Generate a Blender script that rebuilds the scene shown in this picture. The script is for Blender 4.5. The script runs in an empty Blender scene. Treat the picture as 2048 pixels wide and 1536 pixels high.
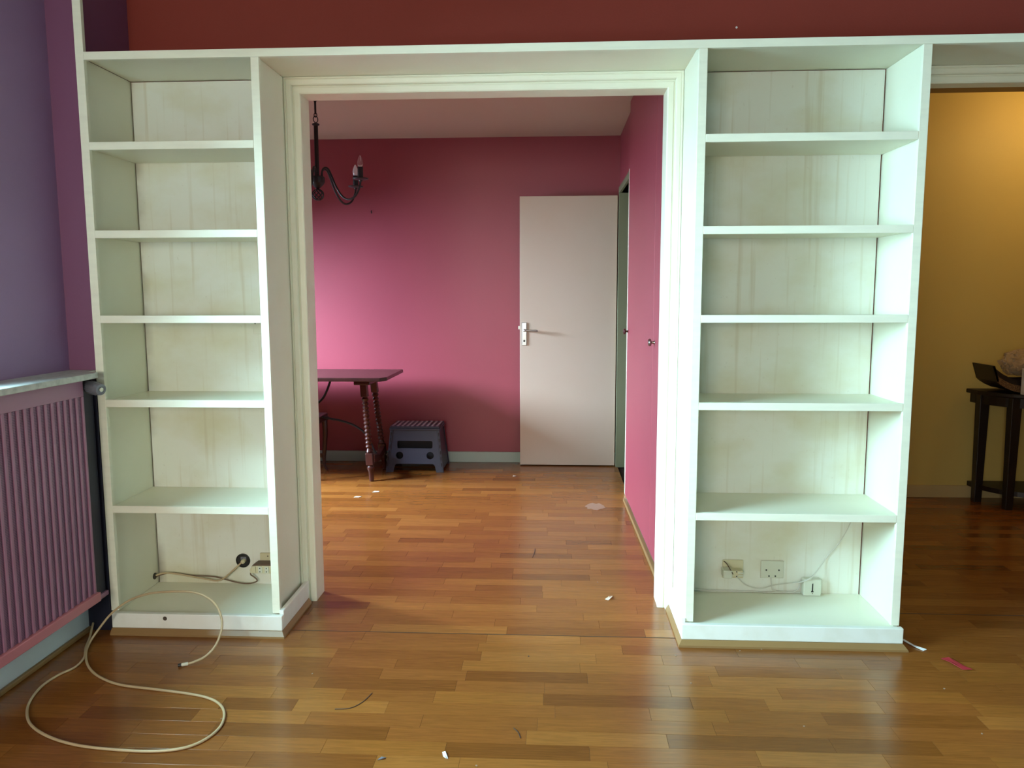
import bpy, bmesh, math, random
from mathutils import Vector, Matrix
random.seed(7)
sc = bpy.context.scene
COL = sc.collection
PI = math.pi

# ------------------------------------------------------------------ camera
CAM_LOC = Vector((1.7379, -2.8327, 1.32))
YAW, PITCH, ROLL, FPX = 0.0532, -0.1164, -0.0026, 1541.77
_f = Vector((-math.sin(YAW)*math.cos(PITCH), math.cos(YAW)*math.cos(PITCH), math.sin(PITCH)))
_r = Vector((math.cos(YAW), math.sin(YAW), 0)); _u = _r.cross(_f)
_c, _s = math.cos(ROLL), math.sin(ROLL)
_R = _c*_r + _s*_u; _U = -_s*_r + _c*_u
cam_d = bpy.data.cameras.new('camera'); cam = bpy.data.objects.new('camera', cam_d); COL.objects.link(cam)
cam.matrix_world = Matrix(((_R.x,_U.x,-_f.x,CAM_LOC.x),(_R.y,_U.y,-_f.y,CAM_LOC.y),(_R.z,_U.z,-_f.z,CAM_LOC.z),(0,0,0,1)))
cam_d.sensor_width = 36; cam_d.lens = FPX*36/2048; cam_d.clip_start = .02
sc.camera = cam

# ------------------------------------------------------------------ world, window light, added fill, exposure
w = bpy.data.worlds.new('sky'); sc.world = w; w.use_nodes = True
w.node_tree.nodes['Background'].inputs[0].default_value = (.55,.8,1,1)
w.node_tree.nodes['Background'].inputs[1].default_value = 1.0

def area(name, loc, aim, sx, sy, power, col):
    d = bpy.data.lights.new(name, 'AREA'); d.shape = 'RECTANGLE'; d.size = sx; d.size_y = sy
    d.energy = power; d.color = col
    o = bpy.data.objects.new(name, d); COL.objects.link(o); o.location = loc
    o.rotation_euler = Vector(aim).to_track_quat('-Z', 'Z').to_euler(); return o
area('daylight_near_window', (-1.25,-2.1,2.75), (1,0,-.75), 4.6, 1.8, 2600, (.48,.86,1.0))
area('added_rear_fill', (.55,-5.5,1.75), (.05,1,-.25), 1.7, 1.5, 205, (1.0,.95,.81))  # added fill behind the viewer, brightens the bookcase beside the radiator
area('daylight_far_window', (-2.25,1.75,2.40), (1,.3,-.62), 2.4, 1.5, 2750, (.62,.79,1.0))
hl = bpy.data.lights.new('hall_bulb_light', 'POINT'); hl.energy = 10.5; hl.color = (1,.66,.28); hl.shadow_soft_size = .05
hlo = bpy.data.objects.new('hall_bulb_light', hl); COL.objects.link(hlo); hlo.location = (4.75,1.62,2.42)

vs = sc.view_settings
vs.view_transform = 'Standard'; vs.look = 'None'; vs.exposure = 0.0; vs.gamma = 1.0; vs.use_curve_mapping = False

# ------------------------------------------------------------------ materials
def new_mat(name):
    m = bpy.data.materials.new(name); m.use_nodes = True
    return m, m.node_tree.nodes, m.node_tree.links, m.node_tree.nodes['Principled BSDF']

def plain(name, col, rough=.5, metal=0., spec=.5, bump=0., bscale=60., var=0., vscale=4., var_col=None, stretch=(1,1,1)):
    m, N, L, B = new_mat(name)
    B.inputs['Base Color'].default_value = (*col,1); B.inputs['Roughness'].default_value = rough
    B.inputs['Metallic'].default_value = metal; B.inputs['Specular IOR Level'].default_value = spec
    g = N.new('ShaderNodeNewGeometry')
    if var:
        mp = N.new('ShaderNodeMapping'); mp.inputs['Scale'].default_value = stretch
        n = N.new('ShaderNodeTexNoise'); n.inputs['Scale'].default_value = vscale; n.inputs['Detail'].default_value = 5
        r = N.new('ShaderNodeMapRange'); r.inputs[1].default_value = .42; r.inputs[2].default_value = .72
        r.inputs[3].default_value = 0; r.inputs[4].default_value = var
        mx = N.new('ShaderNodeMix'); mx.data_type = 'RGBA'
        mx.inputs[6].default_value = (*col,1); mx.inputs[7].default_value = (*(var_col or [c*.7 for c in col]),1)
        L.new(g.outputs['Position'], mp.inputs[0]); L.new(mp.outputs[0], n.inputs['Vector'])
        L.new(n.outputs[0], r.inputs[0]); L.new(r.outputs[0], mx.inputs[0]); L.new(mx.outputs[2], B.inputs['Base Color'])
    if bump:
        n = N.new('ShaderNodeTexNoise'); n.inputs['Scale'].default_value = bscale; n.inputs['Detail'].default_value = 3
        b = N.new('ShaderNodeBump'); b.inputs['Strength'].default_value = bump; b.inputs['Distance'].default_value = .002
        L.new(g.outputs['Position'], n.inputs['Vector']); L.new(n.outputs[0], b.inputs['Height']); L.new(b.outputs[0], B.inputs['Normal'])
    return m

WHITE = plain('cream_gloss_paint', (.80,.78,.63), .38, var=.25, vscale=5, var_col=(.72,.67,.48))
LIP = plain('cream_edge_paint', (.83,.82,.66), .4, var=.35, vscale=30, var_col=(.68,.66,.54), stretch=(.25,1,1.5))
def back_mat():
    m, N, L, B = new_mat('stained_back_paint'); B.inputs['Roughness'].default_value = .5
    g = N.new('ShaderNodeNewGeometry'); base = (.75,.75,.66)
    def noise(scale, stretch, lo, hi, amt, det=5):
        mp = N.new('ShaderNodeMapping'); mp.inputs['Scale'].default_value = stretch; n = N.new('ShaderNodeTexNoise'); n.inputs['Scale'].default_value = scale; n.inputs['Detail'].default_value = det
        r = N.new('ShaderNodeMapRange'); r.inputs[1].default_value = lo; r.inputs[2].default_value = hi; r.inputs[3].default_value = 0; r.inputs[4].default_value = amt
        L.new(g.outputs['Position'], mp.inputs[0]); L.new(mp.outputs[0], n.inputs['Vector']); L.new(n.outputs[0], r.inputs[0]); return r.outputs[0]
    def mix(fac, a, col):
        mx = N.new('ShaderNodeMix'); mx.data_type = 'RGBA'; L.new(fac, mx.inputs[0])
        if isinstance(a, tuple): mx.inputs[6].default_value = (*a,1)
        else: L.new(a, mx.inputs[6])
        mx.inputs[7].default_value = (*col,1); return mx.outputs[2]
    c = mix(noise(2.6,(1.1,1,1.6),.45,.68,.8), base, (.63,.58,.39))          # yellowed clouds
    c = mix(noise(5,(9,1,.35),.56,.72,.45,3), c, (.56,.49,.33))             # vertical runs
    c = mix(noise(70,(1,1,1),.70,.80,.25,2), c, (.45,.38,.28))              # specks
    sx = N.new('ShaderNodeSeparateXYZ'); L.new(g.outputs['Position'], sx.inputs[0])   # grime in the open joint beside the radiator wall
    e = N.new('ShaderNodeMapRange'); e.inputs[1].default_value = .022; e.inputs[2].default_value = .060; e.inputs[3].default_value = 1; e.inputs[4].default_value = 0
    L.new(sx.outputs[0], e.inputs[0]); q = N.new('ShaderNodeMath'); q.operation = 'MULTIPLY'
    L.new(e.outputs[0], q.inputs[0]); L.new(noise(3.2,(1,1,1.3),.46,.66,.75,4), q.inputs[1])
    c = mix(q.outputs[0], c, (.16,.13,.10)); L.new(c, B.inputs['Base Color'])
    n = N.new('ShaderNodeTexNoise'); n.inputs['Scale'].default_value = 18; b = N.new('ShaderNodeBump'); b.inputs['Strength'].default_value = .12; b.inputs['Distance'].default_value = .003
    L.new(g.outputs['Position'], n.inputs['Vector']); L.new(n.outputs[0], b.inputs['Height']); L.new(b.outputs[0], B.inputs['Normal'])
    return m
BACKP = back_mat()
BASEP = plain('plinth_paint', (.80,.80,.73), .42, var=.3, vscale=14, var_col=(.62,.58,.44))
RED = plain('crimson_wall_paint', (.32,.056,.080), .42, spec=.55, bump=.18, bscale=150, var=.16, vscale=2)
BRICK = plain('brick_red_wall_tone', (.25,.040,.027), .55, spec=.2, bump=.18, bscale=150, var=.16, vscale=2)  # partition red, browner than the far room walls
MAUVE = plain('mauve_wall_tone', (.27,.155,.29), .5, bump=.2, bscale=140, var=.2, vscale=2)  # left wall tone: dull mauve with mild random variation
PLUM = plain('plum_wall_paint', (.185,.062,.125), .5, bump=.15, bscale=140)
YELLOW = plain('ochre_hall_paint', (.60,.46,.14), .6, bump=.15, bscale=120, var=.2, vscale=1.5)
CEIL = plain('cream_ceiling_paint', (.62,.54,.44), .8, bump=.2, bscale=90)
CEILN = plain('dull_cream_ceiling_paint', (.55,.53,.48), .8)
ROOMW = plain('pale_grey_wall_paint', (.60,.60,.58), .7)
MINT = plain('mint_skirting_paint', (.42,.56,.49), .4)
GREEN_FRAME = plain('grey_green_frame_paint', (.20,.23,.13), .45)
DOORP = plain('door_cream_paint', (.63,.53,.41), .45, var=.25, vscale=3, var_col=(.60,.47,.33), bump=.05)
SKIRT = plain('blue_white_skirting', (.60,.63,.64), .45)
DARKWOOD = plain('dark_walnut', (.040,.013,.011), .3, var=.6, vscale=20, var_col=(.065,.02,.014), stretch=(1,1,.2))
TURNED = plain('reddish_turned_wood', (.075,.020,.012), .35, var=.6, vscale=18, var_col=(.04,.011,.008))
IRON = plain('black_iron', (.010,.009,.010), .45, bump=.2, bscale=200)
CHROME = plain('brushed_chrome', (.46,.48,.49), .3, metal=1)
KNOBM = plain('pewter_knob', (.30,.25,.22), .3, metal=1)
STOOLP = plain('slate_blue_plastic', (.030,.036,.060), .42, bump=.1, bscale=300)
STOOLD = plain('black_plastic_inside', (.008,.008,.012), .6)
DOTS = plain('pale_grip_dots', (.50,.45,.48), .6)
CREAMPL = plain('yellowed_plastic', (.62,.56,.36), .35)
WHITEPL = plain('off_white_plastic', (.62,.62,.50), .35)
BLACKPL = plain('black_plastic', (.012,.011,.010), .4)
BROWNPL = plain('brown_plastic', (.10,.055,.03), .5)
CABLE = plain('beige_cable', (.50,.38,.22), .45, var=.4, vscale=12, var_col=(.35,.24,.13))
WIRE = plain('grey_white_wire', (.62,.60,.52), .45)
TAPE = plain('brown_cable', (.16,.10,.06), .5)
RADC = plain('pink_mauve_cover_paint', (.33,.15,.23), .42)
RADL = plain('rose_lip_paint', (.50,.17,.20), .45)
RAD_SHADE = plain('dark_navy_radiator_and_shade', (.012,.013,.03), .5)  # radiator colour, also painted shade for the gap and the passage
VALVE = plain('dull_grey_valve', (.16,.17,.20), .4)
MARBLE = plain('speckled_stone', (.50,.49,.46), .45, var=.8, vscale=45, var_col=(.34,.33,.31))
PAPER = plain('white_paper', (.78,.78,.76), .7)
PINKPAPER = plain('red_paper', (.33,.018,.028), .6)
HAIR = plain('dark_fibre', (.05,.025,.015), .6)
SUBF = plain('dark_underlay', (.035,.018,.008), .9)
STAIN = plain('dried_plaster_mark', (.33,.21,.13), .5)
WICKER = plain('dark_wicker', (.07,.03,.012), .5, var=.9, vscale=160, var_col=(.35,.2,.08))
CONSOLE = plain('near_black_wood', (.010,.005,.0035), .45)
MUD = plain('dark_chip_mark', (.07,.05,.035), .7)
BROWNT = plain('brown_hall_trim_paint', (.30,.13,.03), .5)
HALLBASE = plain('tan_skirting_paint', (.50,.38,.18), .5)
OAKM = plain('oak_shoe_moulding', (.27,.155,.058), .4, var=.5, vscale=30, stretch=(.15,1,1), var_col=(.24,.13,.05))

def glassy(name, col, rough, trans, ior=1.45):
    m, N, L, B = new_mat(name)
    B.inputs['Base Color'].default_value = (*col,1); B.inputs['Roughness'].default_value = rough
    B.inputs['Transmission Weight'].default_value = trans; B.inputs['IOR'].default_value = ior
    return m
GLASS = glassy('clear_bulb_glass', (.97,.95,.93), .03, .9, 1.2)
FROST = plain('frosted_bulb_glass', (.80,.82,.86), .35)
PLASTIC = glassy('crinkled_clear_film', (.80,.68,.52), .12, .75, 1.25)

def cover_mesh_mat():
    m, N, L, B = new_mat('perforated_cover_sheet')
    g = N.new('ShaderNodeNewGeometry'); mp = N.new('ShaderNodeMapping')
    mp.inputs['Scale'].default_value = (0,1,1); v = N.new('ShaderNodeTexVoronoi'); v.inputs['Scale'].default_value = 190
    v.inputs['Randomness'].default_value = 0
    r = N.new('ShaderNodeValToRGB'); r.color_ramp.elements[0].position = .28; r.color_ramp.elements[0].color = (.06,.028,.055,1)
    r.color_ramp.elements[1].position = .40; r.color_ramp.elements[1].color = (.26,.12,.20,1)
    L.new(g.outputs['Position'], mp.inputs[0]); L.new(mp.outputs[0], v.inputs['Vector']); L.new(v.outputs['Distance'], r.inputs[0])
    L.new(r.outputs[0], B.inputs['Base Color']); B.inputs['Roughness'].default_value = .5
    return m
COVERM = cover_mesh_mat()

def oak(name, island):
    m, N, L, B = new_mat(name)
    g = N.new('ShaderNodeNewGeometry')
    if island: rnd = g.outputs['Random Per Island']
    else: rnd = N.new('ShaderNodeObjectInfo').outputs['Random']
    ramp = N.new('ShaderNodeValToRGB'); cr = ramp.color_ramp
    cr.elements[0].position = 0; cr.elements[0].color = (0.183,0.062,0.012,1)
    cr.elements[1].position = 1; cr.elements[1].color = (0.321,0.124,0.026,1)
    for p, c in ((.12,(0.210,0.069,0.013)),(.3,(0.254,0.089,0.018)),(.5,(0.246,0.083,0.017)),(.7,(0.277,0.101,0.019)),(.88,(0.290,0.108,0.022))):
        e = cr.elements.new(p); e.color = (*c,1)
    L.new(rnd, ramp.inputs[0])
    # grain: noise stretched along X, shifted per piece
    mul = N.new('ShaderNodeMath'); mul.operation = 'MULTIPLY'; mul.inputs[1].default_value = 37.0; L.new(rnd, mul.inputs[0])
    cb = N.new('ShaderNodeCombineXYZ'); L.new(mul.outputs[0], cb.inputs[0]); L.new(mul.outputs[0], cb.inputs[2])
    add = N.new('ShaderNodeVectorMath'); add.operation = 'ADD'; L.new(g.outputs['Position'], add.inputs[0]); L.new(cb.outputs[0], add.inputs[1])
    mp = N.new('ShaderNodeMapping'); mp.inputs['Scale'].default_value = (4,70,4); L.new(add.outputs[0], mp.inputs[0])
    n = N.new('ShaderNodeTexNoise'); n.inputs['Scale'].default_value = 2.2; n.inputs['Detail'].default_value = 7; n.inputs['Roughness'].default_value = .65
    n.inputs['Distortion'].default_value = .6; L.new(mp.outputs[0], n.inputs['Vector'])
    mr = N.new('ShaderNodeMapRange'); mr.inputs[1].default_value = .3; mr.inputs[2].default_value = .75; mr.inputs[3].default_value = .74; mr.inputs[4].default_value = 1.18
    L.new(n.outputs[0], mr.inputs[0])
    hue = N.new('ShaderNodeMix'); hue.data_type = 'RGBA'; hue.blend_type = 'MULTIPLY'; hue.inputs[0].default_value = 1
    L.new(ramp.outputs[0], hue.inputs[6])
    cc = N.new('ShaderNodeCombineColor'); 
    for i in range(3): L.new(mr.outputs[0], cc.inputs[i])
    L.new(cc.outputs[0], hue.inputs[7]); L.new(hue.outputs[2], B.inputs['Base Color'])
    n2 = N.new('ShaderNodeTexNoise'); n2.inputs['Scale'].default_value = 3.0; n2.inputs['Detail'].default_value = 3
    L.new(g.outputs['Position'], n2.inputs['Vector'])
    rr = N.new('ShaderNodeMapRange'); rr.inputs[3].default_value = .16; rr.inputs[4].default_value = .30
    L.new(n2.outputs[0], rr.inputs[0]); L.new(rr.outputs[0], B.inputs['Roughness'])
    b = N.new('ShaderNodeBump'); b.inputs['Strength'].default_value = .06; b.inputs['Distance'].default_value = .001
    L.new(n.outputs[0], b.inputs['Height']); L.new(b.outputs[0], B.inputs['Normal'])
    B.inputs['Specular IOR Level'].default_value = .5
    return m
OAK = oak('oak_strip', False); OAKI = oak('oak_strip_far', True)

# ------------------------------------------------------------------ mesh helpers
def catmull(pts, k=8):
    P = [Vector(p) for p in pts]; out = []
    for i in range(len(P)-1):
        a = P[max(i-1,0)]; b = P[i]; c = P[i+1]; d = P[min(i+2,len(P)-1)]
        for j in range(k):
            t = j/k
            out.append(.5*((2*b)+(c-a)*t+(2*a-5*b+4*c-d)*t*t+(3*b-a-3*c+d)*t**3))
    out.append(P[-1]); return out

class MB:
    def __init__(s): s.v = []; s.f = []
    def add(s, vs, fs):
        k = len(s.v); s.v += [tuple(v) for v in vs]; s.f += [tuple(i+k for i in f) for f in fs]; return s
    def box(s, x0,x1,y0,y1,z0,z1):
        return s.add([(x0,y0,z0),(x1,y0,z0),(x1,y1,z0),(x0,y1,z0),(x0,y0,z1),(x1,y0,z1),(x1,y1,z1),(x0,y1,z1)],
                     [(3,2,1,0),(4,5,6,7),(0,1,5,4),(1,2,6,5),(2,3,7,6),(3,0,4,7)])
    def hexa(s, lo, hi):      # two quads (bottom ring, top ring), counter-clockwise seen from above
        return s.add(list(lo)+list(hi), [(3,2,1,0),(4,5,6,7),(0,1,5,4),(1,2,6,5),(2,3,7,6),(3,0,4,7)])
    def rings(s, rings, cap=True, closed=False):
        n = len(rings[0]); vs = [v for r in rings for v in r]; fs = []
        m = len(rings)
        for i in range(m if closed else m-1):
            a = i*n; b = ((i+1)%m)*n
            for j in range(n):
                fs.append((a+j, a+(j+1)%n, b+(j+1)%n, b+j))
        if cap and not closed:
            fs.append(tuple(range(n-1,-1,-1))); fs.append(tuple((m-1)*n+j for j in range(n)))
        return s.add(vs, fs)
    def tube(s, pts, r, n=10, smooth=0, closed=False):
        P = catmull(pts, smooth) if smooth else [Vector(p) for p in pts]
        rad = r if isinstance(r,(list,tuple)) else None
        rs = []; prev = None
        for i, p in enumerate(P):
            if closed: t = P[(i+1)%len(P)]-P[i-1]
            else: t = P[min(i+1,len(P)-1)]-P[max(i-1,0)]
            t.normalize()
            if prev is None:
                a = Vector((0,0,1)) if abs(t.z)<.9 else Vector((1,0,0)); u = t.cross(a).normalized()
            else: u = (prev - t*prev.dot(t)).normalized()
            prev = u; v = t.cross(u)
            if rad:
                x = i/(len(P)-1)*(len(rad)-1); k = min(int(x),len(rad)-2); q = rad[k]+(rad[k+1]-rad[k])*(x-k)
            else: q = r
            rs.append([p+q*(math.cos(2*PI*j/n)*u+math.sin(2*PI*j/n)*v) for j in range(n)])
        return s.rings(rs, closed=closed)
    def lathe(s, prof, c=(0,0,0), n=20, axis=None):   # prof: (radius, height along axis)
        c = Vector(c); ax = Vector(axis or (0,0,1)).normalized()
        a = Vector((1,0,0)) if abs(ax.x)<.9 else Vector((0,1,0)); u = ax.cross(a).normalized(); v = ax.cross(u)
        return s.rings([[c+ax*h+max(r,1e-5)*(math.cos(2*PI*j/n)*u+math.sin(2*PI*j/n)*v) for j in range(n)] for r,h in prof])
    def prism(s, poly, a, b, axis='y'):  # polygon in the plane across the axis
        mk = {'y':lambda p,t:(p[0],t,p[1]), 'x':lambda p,t:(t,p[0],p[1]), 'z':lambda p,t:(p[0],p[1],t)}[axis]
        return s.rings([[mk(p,a) for p in poly],[mk(p,b) for p in poly]])
    def build(s, name, mat, parent=None, smooth=False, bevel=0, seg=2, origin=None, **props):
        me = bpy.data.meshes.new(name)
        off = Vector(origin) if origin else Vector((0,0,0))
        me.from_pydata([tuple(Vector(v)-off) for v in s.v], [], s.f); me.update()
        bm = bmesh.new(); bm.from_mesh(me); bmesh.ops.recalc_face_normals(bm, faces=bm.faces[:]); bm.to_mesh(me); bm.free()
        me.materials.append(mat)
        o = bpy.data.objects.new(name, me); COL.objects.link(o); o.location = off
        if parent:
            o.parent = parent; o.location = off - WORLD_AT[parent.name]
        WORLD_AT[o.name] = off
        if smooth:
            for p in me.polygons: p.use_smooth = True
            if smooth != 'all': me.set_sharp_from_angle(angle=math.radians(40))
        if bevel:
            b = o.modifiers.new('bevel','BEVEL'); b.width = bevel; b.segments = seg; b.limit_method = 'ANGLE'; b.angle_limit = math.radians(40)
        for k, v in props.items(): o[k] = v
        return o
WORLD_AT = {}
def box(name, x0,x1,y0,y1,z0,z1, mat, parent=None, bevel=.0015, **p):
    return MB().box(x0,x1,y0,y1,z0,z1).build(name, mat, parent, bevel=bevel, **p)
def thing(name, label, cat, loc=(0,0,0), group=None):
    o = bpy.data.objects.new(name, None); COL.objects.link(o); o.location = loc; o.empty_display_size = .1
    o['label'] = label; o['category'] = cat
    if group: o['group'] = group
    WORLD_AT[o.name] = Vector(loc); return o
def struct_empty(name, label, loc=(0,0,0)):
    o = bpy.data.objects.new(name, None); COL.objects.link(o); o.location = loc; o.empty_display_size = .1
    o['kind'] = 'structure'; o['label'] = label; WORLD_AT[o.name] = Vector(loc); return o
S = dict(kind='structure')

# ------------------------------------------------------------------ dimensions (metres)
D = .335          # back of the bookcases
YW0, YW1 = .345, .435   # partition wall
H = 2.56          # near room and hall ceiling
HF = 2.492        # far room ceiling
LW = -.115        # left wall beside the radiator
FB = 3.132        # back wall of the far room
FRX = 2.236       # right wall of the far room
FLX = -1.25       # left wall of the far room
ZT = [1.8784,1.5586,1.2424,.9221,.5066]   # shelf tops
LT = .0285        # lip height
ZR0, ZR1 = 2.168, 2.197
HALLY = 2.205

# ------------------------------------------------------------------ floor: every strip a piece
fl = MB().box(-1.75,5.4,-4.7,3.25,-.05,-.012).build('floor', SUBF, label='worn oak strip parquet floor running through all the rooms', **S)
STRIP = .0733
def vis(x,y):
    d = Vector((x,y,0))-CAM_LOC; z = d.dot(_f)
    if z < .05: return None
    return 1024+FPX*d.dot(_R)/z, 768-FPX*d.dot(_U)/z
def pieces():
    out = []
    k0 = int(math.floor((-4.6-.035)/STRIP))
    k = k0
    while True:
        y0 = .035+k*STRIP; y1 = y0+STRIP; k += 1
        if y0 > FB: break
        ym = (y0+y1)/2
        if ym < .02: spans = [(-.098,5.2)]
        elif ym < YW1: spans = [(.70,2.24),(3.03,5.2)]
        elif ym < HALLY: spans = [(FLX,FRX),(3.0,5.2)]
        else: spans = [(FLX,FRX)]
        for a,b in spans:
            x = a - random.uniform(0,.4)
            while x < b:
                Ln = random.choice((.24,.30,.36,.42,.48,.54))
                p0, p1 = max(x,a), min(x+Ln,b); x += Ln
                if p1-p0 < .02: continue
                q = [vis(px,py) for px,py in ((p0,y0),(p1,y0),(p1,y1),(p0,y1))]
                ar = 0
                if all(q):
                    qc = [(min(max(t[0],0),2048),min(max(t[1],0),1536)) for t in q]
                    ar = abs(sum(qc[i][0]*qc[(i+1)%4][1]-qc[(i+1)%4][0]*qc[i][1] for i in range(4)))/2
                    m = ((p0+p1)/2, ym)
                    # hidden behind the partition or the bookcases
                    if m[1] > .0:
                        def at(Y): return CAM_LOC.x+(m[0]-CAM_LOC.x)*(Y-CAM_LOC.y)/(m[1]-CAM_LOC.y)
                        c0 = at(.0); c1 = at(min(.435,m[1]))
                        if not ((.66 < c0 < 2.26 and .70 < c1 < 2.22) or c0 > 3.0): ar *= .05
                out.append((ar,p0,p1,y0,y1))
    return sorted(out, key=lambda t:-t[0])
strips = pieces()
PM = {}
def strip_mesh(L):
    key = round(L,3)
    if key not in PM:
        a = L/2-.0003; b = STRIP/2-.0003; c = .0003
        m = MB()
        m.rings([[(-a,-b,-.011),(a,-b,-.011),(a,b,-.011),(-a,b,-.011)],[(-a,-b,-c*.5),(a,-b,-c*.5),(a,b,-c*.5),(-a,b,-c*.5)],
                 [(-a+c,-b+c*.7,0),(a-c,-b+c*.7,0),(a-c,b-c*.7,0),(-a+c,b-c*.7,0)]])
        me = bpy.data.meshes.new('parquet_strip'); me.from_pydata(m.v,[],m.f)
        bm = bmesh.new(); bm.from_mesh(me); bmesh.ops.recalc_face_normals(bm, faces=bm.faces[:]); bm.to_mesh(me); bm.free()
        me.materials.append(OAK); PM[key] = me
    return PM[key]
rest = MB()
for i,(ar,a,b,y0,y1) in enumerate(strips):
    z = random.uniform(-.0004,.0)
    if i < 298 and ar > 5:
        o = bpy.data.objects.new('parquet_strip', strip_mesh(b-a)); COL.objects.link(o)
        o.location = ((a+b)/2,(y0+y1)/2,z); o.parent = fl
    else:
        g = .0004; rest.box(a+g,b-g,y0+g,y1-g,-.011,z)
rest.build('parquet_strips', OAKI, fl, kind='stuff')
# dark joint lines between the two lots of parquet lie in the gap at Y = .035
box('threshold_gap', .70,2.24,.0335,.0365,-.011,.0006, SUBF, fl, bevel=0)
box('threshold_gap', 3.04,3.75,.3100,.3128,-.011,.0006, SUBF, fl, bevel=0)

# ------------------------------------------------------------------ walls, ceilings
m = MB()
WY0, WY1, WZ0, WZ1 = -3.2,-.68,1.04,1.95     # near window opening
m.box(-.25,LW,WY1,.345,0,H).box(-.25,LW,-4.7,WY0,0,H).box(-.25,LW,WY0,WY1,0,WZ0).box(-.25,LW,WY0,WY1,WZ1,H)
m.build('wall_left', MAUVE, label='mauve wall above the radiator', **S)
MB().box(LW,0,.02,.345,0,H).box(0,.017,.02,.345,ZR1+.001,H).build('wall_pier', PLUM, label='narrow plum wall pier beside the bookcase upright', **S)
m = MB()
m.box(FLX-.1,.708,YW0,YW1,0,H).box(.708,2.193,YW0,YW1,2.131,H).box(2.193,3.092,YW0,YW1,0,H).box(3.092,3.92,YW0,YW1,2.131,H).box(3.92,5.35,YW0,YW1,0,H)
m.build('wall_partition', BRICK, label='crimson wall above and behind the white bookcases', **S)
m = MB().box(FLX-.1,2.9,FB,FB+.1,0,H); m.build('wall_back', RED, label='crimson back wall of the far room', **S)
m = MB()
FY0, FY1, FZ0, FZ1 = 1.28,2.6,.95,1.76
m.box(FLX-.1,FLX,FY1,FB,0,H).box(FLX-.1,FLX,YW1,FY0,0,H).box(FLX-.1,FLX,FY0,FY1,0,FZ0).box(FLX-.1,FLX,FY0,FY1,FZ1,H)
m.build('wall_far_left', RED, label='crimson window wall of the far room', **S)
DY0, DY1, DZ = 2.22,3.03,2.055      # doorway in the far room's right wall
m = MB().box(FRX,FRX+.12,2.02,DY0,0,H).box(FRX,FRX+.12,DY1,FB,0,H).box(FRX,FRX+.12,DY0,DY1,DZ,H)
m.build('wall_far_right', RED, label='crimson wall strip around the inner doorway', **S)
box('ceiling_far', FLX-.1,2.9,YW1,FB+.1,HF,HF+.05, CEIL, bevel=0, label='cream ceiling of the far room', **S)
box('ceiling', -.25,5.35,-4.7,YW0,H,H+.05, CEILN, bevel=0, label='cream ceiling over the bookcases', **S)
box('ceiling_hall', 2.95,5.35,YW1,2.4,H+.02,H+.07, CEIL, bevel=0, label='cream ceiling of the hall', **S)
box('wall_hall_back', 2.9,5.35,HALLY,HALLY+.1,0,H+.02, YELLOW, bevel=0, label='ochre yellow back wall of the hall', **S)
box('wall_hall_left', 2.9,3.0,YW1,HALLY,0,H+.02, YELLOW, bevel=0, label='ochre yellow side wall of the hall', **S)
box('wall_right', 5.25,5.35,-4.7,HALLY,0,H, ROOMW, bevel=0, label='plain side wall of the living room', **S)
RX0, RX1, RZ0, RZ1 = -.1,1.3,.7,1.95      # added opening for the rear fill light
MB().box(-.25,RX0,-4.75,-4.65,0,H).box(RX1,5.35,-4.75,-4.65,0,H).box(RX0,RX1,-4.75,-4.65,0,RZ0).box(RX0,RX1,-4.75,-4.65,RZ1,H).build('wall_rear', ROOMW, label='pale wall behind the viewer with an added fill opening', **S)
m = MB().box(3.0,3.091,YW1,YW1+.012,0,H).box(3.092,3.92,YW1,YW1+.012,2.132,H).box(3.92,5.25,YW1,YW1+.012,0,H)
m.build('wall_hall_front', YELLOW, label='ochre yellow hall side of the partition', **S)

# skirting
def skirting(name, x0,x1,y0,y1,z,mat,label): return box(name,x0,x1,y0,y1,0,z,mat,bevel=.003,label=label,**S)
skirting('baseboard_back', FLX,FRX,FB-.015,FB,.084,MINT,'pale mint skirting along the far crimson wall')
skirting('baseboard_left', LW,LW+.02,-4.6,.02,.089,SKIRT,'blue white skirting under the radiator')
skirting('baseboard_hall', 3.0,5.25,HALLY-.014,HALLY,.08,HALLBASE,'tan skirting along the hall wall')
skirting('baseboard_right', FRX-.012,FRX,2.02,2.14,.085,WHITE,'short white skirting beside the inner doorway')
box('trim_1', LW+.02,LW+.034,-4.6,.0,0,.018, OAKM, bevel=.004, label='thin oak strip along the foot of the radiator wall', **S)

# windows (out of the picture; they let the daylight in, the rear one added for fill)
def window(n, x, y0,y1,z0,z1, label):
    e = struct_empty(n, label, (x,(y0+y1)/2,z0))
    for a,b,c,d in ((y0,y1,z0,z0+.06),(y0,y1,z1-.06,z1),(y0,y0+.06,z0+.06,z1-.06),(y1-.06,y1,z0+.06,z1-.06),((y0+y1)/2-.04,(y0+y1)/2+.04,z0+.06,z1-.06)):
        box('window_frame', x,x+.05,a,b,c,d, WHITE, e, bevel=.004)
window('window_1', -.22,WY0,WY1,WZ0,WZ1,'white casement window above the radiator')
e = struct_empty('added_window_3','added white casement window behind the viewer for the fill light',(.6,-4.7,RZ0))  # unseen window, added so the rear fill can enter
for a,b,c,d in ((RX0,RX1,RZ0,RZ0+.06),(RX0,RX1,RZ1-.06,RZ1),(RX0,RX0+.06,RZ0+.06,RZ1-.06),(RX1-.06,RX1,RZ0+.06,RZ1-.06),(.56,.64,RZ0+.06,RZ1-.06)):
    box('window_frame', a,b,-4.73,-4.68,c,d, WHITE, e, bevel=.004)
window('window_2', FLX-.08,FY0,FY1,FZ0,FZ1,'white casement window of the far room')

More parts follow.
